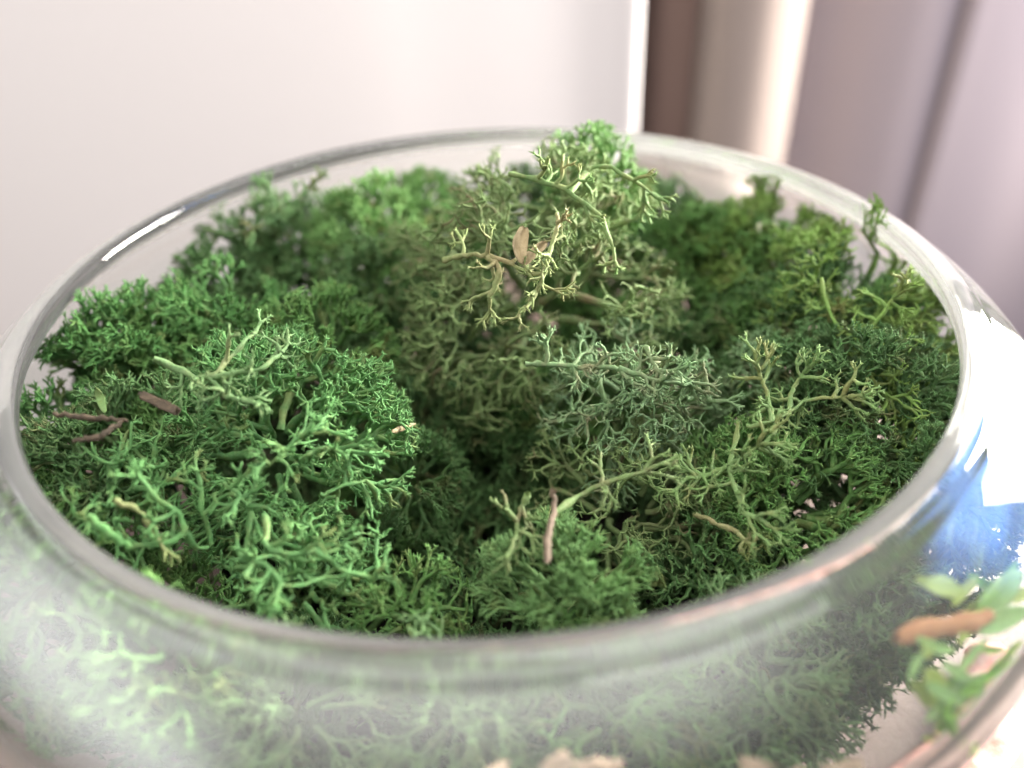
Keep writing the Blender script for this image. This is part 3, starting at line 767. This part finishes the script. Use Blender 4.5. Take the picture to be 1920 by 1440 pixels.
tri_total = 0
def build_tuft(seed, centre_mm, R, axis, style, colour, label, group, confine_it=True):
    global tri_total
    rng = np.random.default_rng(seed)
    c = np.array(centre_mm) * 0.001
    root = empty('moss_tuft', tuple(c))
    tag(root, label, 'moss', group)
    res = grow(rng, R, axis, style)
    edge = 1.05 if style in ('stringy', 'sparse', 'thick') else 1.0
    lob = unit(rng.normal(size=(9, 3))); lobw = rng.uniform(-0.10, 0.13, 9)
    sq = np.array([1 + rng.uniform(-0.12, 0.12), 1 + rng.uniform(-0.12, 0.12), 1 + rng.uniform(-0.1, 0.1)])
    n_sprig = max(int(sp.max()) for _, sp in res) + 1
    for k in range(n_sprig):
        bt = []
        reach = rng.uniform(0.90, 1.14)          # sprigs stand out unevenly
        for (pts, rad, age_shade, rn, ns), sp in res:
            q = sp == k
            if q.any():
                p_ = pts[q]
                rho = np.linalg.norm(p_, axis=-1, keepdims=True) + 1e-6
                dirs = p_ / rho
                top = R * (1 + (np.clip(dirs @ lob.T - 0.6, 0, 1) * 2.5 * lobw).sum(-1, keepdims=True)) * edge * reach
                rel = rho / top
                rel = np.where(rel > 0.88, 0.88 + 0.14 * np.tanh((rel - 0.88) / 0.14), rel)     # shoots level off at the cushion's outline
                bt.append((dirs * rel * top * sq, rad[q], age_shade[q], rn[q], ns))
        if not bt: continue
        V, F, A, Q = tubes(rng, bt)
        V = V * 0.001 + c
        if confine_it: V = confine(V)
        V -= c
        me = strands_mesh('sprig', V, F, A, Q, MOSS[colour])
        o = bpy.data.objects.new('sprig', me); col.objects.link(o); o.parent = root
        tri_total += 2 * len(F)
    return root

for i, (c, R, ax, stl, colr, lab) in enumerate(TUFTS):
    build_tuft(100 + i, c, R, ax, stl, colr, lab, 'moss tufts in the bowl')

# the lower layer of moss, seen through the gaps and the glass
src = [o for o in col.objects if o.name.startswith('moss_tuft')]
low = []
rr_ = random.Random(5)
for ring_r, cnt, zz in ((0, 1, 13), (20, 6, 13), (38, 10, 14), (53, 14, 20), (10, 3, 22), (33, 8, 27), (50, 12, 33), (53, 15, 39)):
    for k in range(cnt):
        a = 2 * math.pi * (k + 0.37) / cnt
        if zz > 18 and ring_r < 40 and math.sin(a) < 0.2: continue          # the hollow in the middle stays open
        if zz > 30 and math.sin(a) < -0.45: continue
        low.append((ring_r * math.cos(a), ring_r * math.sin(a), zz + rr_.uniform(-1, 1)))
SPRIGS = 4
low_src = [build_tuft(300 + i, low[i], 16.0, (0, 0, 1), 'mid', ('deep', 'green', 'deep')[i],
                      'moss tuft in the shaded bottom layer under the other tufts', 'bottom layer of moss', False) for i in range(3)]
for i, (x, y, z) in enumerate(low[3:]):
    s0 = low_src[i % 3]
    o = s0.copy(); col.objects.link(o)
    o.location = (x * 0.001, y * 0.001, z * 0.001)
    o.rotation_euler = (0, 0, rr_.uniform(0, 6.28))
    for ch in s0.children:
        q = ch.copy(); col.objects.link(q); q.parent = o

# loose stems with side twigs
def smooth_line(pts, k):
    pts = np.array(pts, float); n = len(pts); out_ = []
    for t in np.linspace(0, n - 1, k):
        i = min(int(t), n - 2); f_ = t - i
        p0, p1, p2, p3 = pts[max(0, i - 1)], pts[i], pts[i + 1], pts[min(n - 1, i + 2)]
        out_.append(0.5 * (2 * p1 + (p2 - p0) * f_ + (2 * p0 - 5 * p1 + 4 * p2 - p3) * f_ ** 2 + (3 * p1 - p0 - 3 * p2 + p3) * f_ ** 3))
    return np.array(out_)

for si, (colr, lab, twigs, lines) in enumerate(STEMS):
    rng = np.random.default_rng(700 + si)
    base = np.array(lines[0][0][0]) * 0.001
    root = empty('moss_strand', tuple(base))
    tag(root, lab, 'moss strand', 'loose moss stems')
    for li, (pts, ra, rb) in enumerate(lines):
        ln = smooth_line(pts, 14) + rng.normal(0, 0.10, (14, 3))
        rad = np.linspace(ra, rb, 14) * 0.52 * (1 + 0.18 * rng.normal(size=14)); rad[0] *= 0.8; rad[-1] *= 0.7
        bt = [(ln[None], rad[None], np.array([0.8]), np.array([rng.random()]), 9)]
        V, F, A, Q = tubes(rng, bt)
        V += rng.normal(0, 0.035, V.shape)
        V = confine(V * 0.001) - base
        o = bpy.data.objects.new('stem', strands_mesh('stem', V, F, A, Q, MOSS[colr])); col.objects.link(o); o.parent = root
        tri_total += 2 * len(F)
        if twigs:
            at = rng.integers(3, 14, twigs)
            at[0] = 13
            tgv = unit(np.gradient(ln, axis=0))[at]
            u, v = frames(tgv); az = rng.uniform(0, 6.28, twigs)[:, None]
            D = unit(tgv * 0.6 + u * np.cos(az) + v * np.sin(az))
            D[0] = tgv[0]
            P = ln[at]
            sty = 'mid'
            res = grow(rng, 4.0, (0, 0, 1), sty, P=P, D=D, lens=[1.9, 1.3, 0.9, 0.5])
            bt2 = [b for b, sp in res]
            V, F, A, Q = tubes(rng, bt2)
            V = confine(V * 0.001) - base
            o = bpy.data.objects.new('twigs', strands_mesh('twigs', V, F, A, Q, MOSS[colr])); col.objects.link(o); o.parent = root
            tri_total += 2 * len(F)
print('moss triangles', tri_total)

# ------------------------------------------------------------------ bits of wood, husk and leaf
def wood_mat(name, a, b, scale=900.0):
    mt, nt, out = new_mat(name)
    L = nt.links.new
    co = node(nt, 'ShaderNodeTexCoord').outputs['Object']
    n1 = node(nt, 'ShaderNodeTexNoise', i_Scale=scale, i_Detail=5.0, i_Roughness=0.7)
    L(co, n1.inputs['Vector'])
    c = mix_rgb(nt, ramp(nt, n1.outputs[0], 0.3, 0.7), a, b)
    p = node(nt, 'ShaderNodeBsdfPrincipled', i_Roughness=0.8)
    L(c, p.inputs['Base Color'])
    bp_ = node(nt, 'ShaderNodeBump', i_Strength=0.7, i_Distance=0.0003)
    L(n1.outputs[0], bp_.inputs['Height']); L(bp_.outputs[0], p.inputs['Normal'])
    L(p.outputs[0], out.inputs[0])
    return mt

def leaf_mat(name, c, trans=0.4, rough=0.4):
    mt, nt, out = new_mat(name)
    L = nt.links.new
    co = node(nt, 'ShaderNodeTexCoord').outputs['Object']
    n1 = node(nt, 'ShaderNodeTexNoise', i_Scale=300.0, i_Detail=3.0)
    L(co, n1.inputs['Vector'])
    cc = mix_rgb(nt, n1.outputs[0], tuple(0.75 * v for v in c), tuple(min(1, 1.2 * v) for v in c))
    p = node(nt, 'ShaderNodeBsdfPrincipled', i_Roughness=rough)
    L(cc, p.inputs['Base Color'])
    t = node(nt, 'ShaderNodeBsdfTranslucent'); L(cc, t.inputs['Color'])
    mx = node(nt, 'ShaderNodeMixShader'); mx.inputs[0].default_value = trans
    L(p.outputs[0], mx.inputs[1]); L(t.outputs[0], mx.inputs[2]); L(mx.outputs[0], out.inputs[0])
    return mt

twig_brown = wood_mat('twig_brown', (0.07, 0.05, 0.03), (0.20, 0.145, 0.095))
bark_brown = wood_mat('bark_brown', (0.030, 0.022, 0.013), (0.115, 0.080, 0.047), 700.0)
tan = wood_mat('dry_tan', (0.26, 0.20, 0.10), (0.44, 0.35, 0.20), 600.0)
orange_wood = wood_mat('orange_wood', (0.50, 0.22, 0.09), (0.68, 0.36, 0.18), 350.0)
chip_wood = wood_mat('chip_wood', (0.55, 0.38, 0.25), (0.75, 0.58, 0.44), 300.0)

def tube_obj(name, pts_mm, radii, mat, parent=None, k=18, sides=10, jit=0.05, seed=1, base=None):
    rng = np.random.default_rng(seed)
    ln = smooth_line(pts_mm, k) + rng.normal(0, jit, (k, 3))
    rad = np.interp(np.linspace(0, 1, k), np.linspace(0, 1, len(radii)), radii) * (1 + 0.07 * rng.normal(size=k))
    V, F, A, Q = tubes(rng, [(ln[None], rad[None], np.array([0.5]), np.array([0.5]), sides)])
    b = np.array(pts_mm[0]) * 0.001 if base is None else base
    me = strands_mesh(name, V * 0.001 - b, F, A, Q, mat)
    o = bpy.data.objects.new(name, me); col.objects.link(o)
    if parent is None: o.location = tuple(b)
    else: o.parent = parent
    return o

o = tube_obj('brown_twig', BROWN_TWIG, [0.38, 0.28, 0.42, 0.46, 0.4], twig_brown, seed=3)
tag(o, 'upright brown twig stuck in the pale front cushion', 'twig')
o = tube_obj('dry_twig', DRY_TWIGS[0], [0.28, 0.42, 0.22], bark_brown, seed=4, jit=0.12)
tag(o, 'brown twig lying under the left rim pointing to the bark chip', 'twig')
o = tube_obj('dry_twig', DRY_TWIGS[1], [0.22, 0.38, 0.3], bark_brown, seed=5, jit=0.12)
tag(o, 'shorter slanted brown twig below the other twig at the left rim', 'twig')
o = tube_obj('wood_splinter', SPLINTER, [0.25, 0.42, 0.3, 0.1], tan, seed=6)
tag(o, 'tan splinter lying on the small fine dark cushion', 'splinter')

def slab(name, p0, p1, width, thick, mat, seed, parent=None, base=None):
    """a splintered plank of wood between two points (mm)"""
    rng = np.random.default_rng(seed)
    p0, p1 = np.array(p0), np.array(p1)
    d = unit((p1 - p0)[None])[0]
    n_ = unit(np.array([[0.1, -0.6, 0.8]]))[0]; w = unit(np.cross(d, n_)[None])[0]; n_ = np.cross(w, d)
    k = 6
    V = []
    for i in range(k):
        c = p0 + (p1 - p0) * i / (k - 1)
        for a in range(10):
            t = 2 * math.pi * a / 10
            x = math.copysign(abs(math.cos(t)) ** 0.5, math.cos(t)) * width / 2
            y = math.copysign(abs(math.sin(t)) ** 0.5, math.sin(t)) * thick / 2
            e = (rng.uniform(-1, 1) * width * 0.35 if i in (0, k - 1) else 0)
            V.append(c + w * x * (1 + 0.1 * rng.normal()) + n_ * y * (1 + 0.25 * rng.normal()) + d * e)
    F = [(i * 10 + a, i * 10 + (a + 1) % 10, (i + 1) * 10 + (a + 1) % 10, (i + 1) * 10 + a) for i in range(k - 1) for a in range(10)]
    F += [tuple(range(9, -1, -1)), tuple(range((k - 1) * 10, k * 10))]
    b = p0 * 0.001 if base is None else base
    o = mesh_obj(name, [v * 0.001 - b for v in V], F, mat, parent, (0, 0, 0) if parent else tuple(b), smooth=False)
    return o
o = slab('bark_chip', BARK_CHIP[0], BARK_CHIP[1], 1.1, 0.55, bark_brown, 8)
tag(o, 'split reddish brown bark chip wedged beside the forked pale stem', 'bark')
CHIP_SAYS = ['small pale wood chip at the bottom edge left of the largest beige chip', 'largest beige wood chip behind the clear strip at the bottom edge',
             'beige wood chip at the bottom edge under the dark tuft', 'small tan wood chip between the two beige chips at lower right',
             'rightmost beige wood chip at the bottom edge', 'leftmost pale wood chip at the bottom edge']
for i, (c, s_) in enumerate(CHIPS):
    rng = np.random.default_rng(40 + i)
    d = rng.normal(size=3) * np.array([1, 0.4, 0.5]); d = d / np.linalg.norm(d) * s_ * 0.5
    d *= 0.6
    o = slab('wood_chip', np.array(c) - d, np.array(c) + d, s_ * 0.5, s_ * 0.35, chip_wood, 50 + i)
    tag(o, CHIP_SAYS[i], 'wood chip', 'wood chips at the bottom of the bowl')

def blade(name, pts_mm, width, mat, parent=None, base=None, cup=0.25, thick=0.16, seed=0, wavy=0.0, facing=None, shape=0.75):
    """a leaf or flake: a cupped, tapered blade with thickness"""
    rng = np.random.default_rng(seed)
    k, m_ = 12, 7
    ln = smooth_line(pts_mm, k)
    tg_ = unit(np.gradient(ln, axis=0))
    n_ = np.array(facing if facing is not None else (0.1, -0.75, 0.65)); n_ = n_ / np.linalg.norm(n_)
    V = []
    for side in (0, 1):
        for i in range(k):
            t = i / (k - 1)
            w = unit(np.cross(tg_[i], n_)[None])[0]; nn = np.cross(w, tg_[i])
            hw = width * max(0.05, math.sin(math.pi * min(0.985, t * 0.97 + 0.02)) ** shape)
            for j in range(m_):
                u_ = -1 + 2 * j / (m_ - 1)
                h = cup * hw * (u_ * u_ - 0.5) + wavy * math.sin(5 * u_ + 7 * t + seed) * hw - 0.06 * hw * (abs(u_) < 0.01)
                V.append(ln[i] + w * hw * u_ * (1 + 0.05 * rng.normal() * wavy * 4) + nn * (h - side * thick))
    I = lambda s, i, j: s * k * m_ + i * m_ + j
    F = []
    for i in range(k - 1):
        for j in range(m_ - 1):
            F.append((I(0, i, j), I(0, i, j + 1), I(0, i + 1, j + 1), I(0, i + 1, j)))
            F.append((I(1, i, j), I(1, i + 1, j), I(1, i + 1, j + 1), I(1, i, j + 1)))
        for j in (0, m_ - 1):
            F.append((I(0, i, j), I(0, i + 1, j), I(1, i + 1, j), I(1, i, j)))
    for j in range(m_ - 1):
        for i in (0, k - 1):
            F.append((I(0, i, j), I(1, i, j), I(1, i, j + 1), I(0, i, j + 1)))
    b = np.array(pts_mm[0]) * 0.001 if base is None else base
    V = confine(np.array(V) * 0.001) - b
    return mesh_obj(name, V, F, mat, parent, (0, 0, 0) if parent else tuple(b))

o = blade('leaf_scale', PALE_BLADE, 0.5, MOSS['stem'], seed=2)
tag(o, 'pale green pointed scale sticking up beside the left twigs', 'scale')
hb = np.array(HUSK[0]) * 0.001
hk = empty('dry_husk', tuple(hb))
blade('flap', HUSK[:3], 0.95, tan, hk, hb, cup=0.7, wavy=0.25, seed=4, shape=0.4)
blade('flap', [HUSK[0], HUSK[3], HUSK[4]], 0.65, tan, hk, hb, cup=0.5, wavy=0.3, seed=6, shape=0.4)
tag(hk, 'curled tan husk on the central mound beside the hooked stem', 'husk')

o = tube_obj('root_piece', KNOT, [0.55, 1.0, 1.15, 0.8, 1.05, 1.1, 0.6], orange_wood, k=26, sides=16, jit=0.05, seed=12)
tag(o, 'knobbly orange brown root piece behind the right front glass', 'root')

LM = [leaf_mat('leaf_mint', (0.52, 0.84, 0.30)), leaf_mat('leaf_lime', (0.68, 0.88, 0.20)), leaf_mat('leaf_green', (0.34, 0.70, 0.08))]
lb = np.array(LEAVES[4][0][1]) * 0.001
sp = empty('leafy_sprig', tuple(lb))
for i, (pts, w) in enumerate(LEAVES):
    blade('leaf', pts, w * 1.55, LM[(0, 0, 2, 0, 1, 1, 1, 2, 1, 2, 0, 1)[i % 12]], sp, lb, cup=0.6, thick=0.2, seed=20 + i, wavy=0.08)
tube_obj('stalk', [LEAVES[7][0][2], LEAVES[4][0][2], LEAVES[5][0][1], LEAVES[8][0][1]], [0.6, 0.5, 0.4], LM[2], sp, seed=14, base=lb)
tag(sp, 'bright lime and mint leaves behind the lower right glass', 'leaves')

# the coral ribbon lying round the foot of the bowl
rib = wood_mat('coral_ribbon', (0.72, 0.16, 0.10), (0.86, 0.62, 0.55), 160.0)
vs, fs = [], []
N = 60
ca = [math.radians(-66 + 44 * q / (N - 1)) for q in range(N)]
cb = np.array((0.078 * math.cos(ca[0]), 0.078 * math.sin(ca[0]), 0.0))
for q, a in enumerate(ca):
    for rr2, zz2 in ((0.0745, 0.0003), (0.0815, 0.0009), (0.0818, 0.0030), (0.0800, 0.0042), (0.0760, 0.0036), (0.0742, 0.0018)):
        rr2 += 0.0007 * math.sin(q * 0.55 + zz2 * 900)
        vs.append((rr2 * math.cos(a) - cb[0], rr2 * math.sin(a) - cb[1], zz2 + 0.0003 * math.sin(q * 0.9) * (zz2 > 0.002)))
for q in range(N - 1):
    for j in range(6):
        fs.append((q * 6 + j, q * 6 + (j + 1) % 6, (q + 1) * 6 + (j + 1) % 6, (q + 1) * 6 + j))
fs += [tuple(range(5, -1, -1)), tuple(range((N - 1) * 6, N * 6))]
o = mesh_obj('ribbon', vs, fs, rib, None, tuple(cb))
tag(o, 'coral red ribbon round the lower right foot of the bowl', 'ribbon')
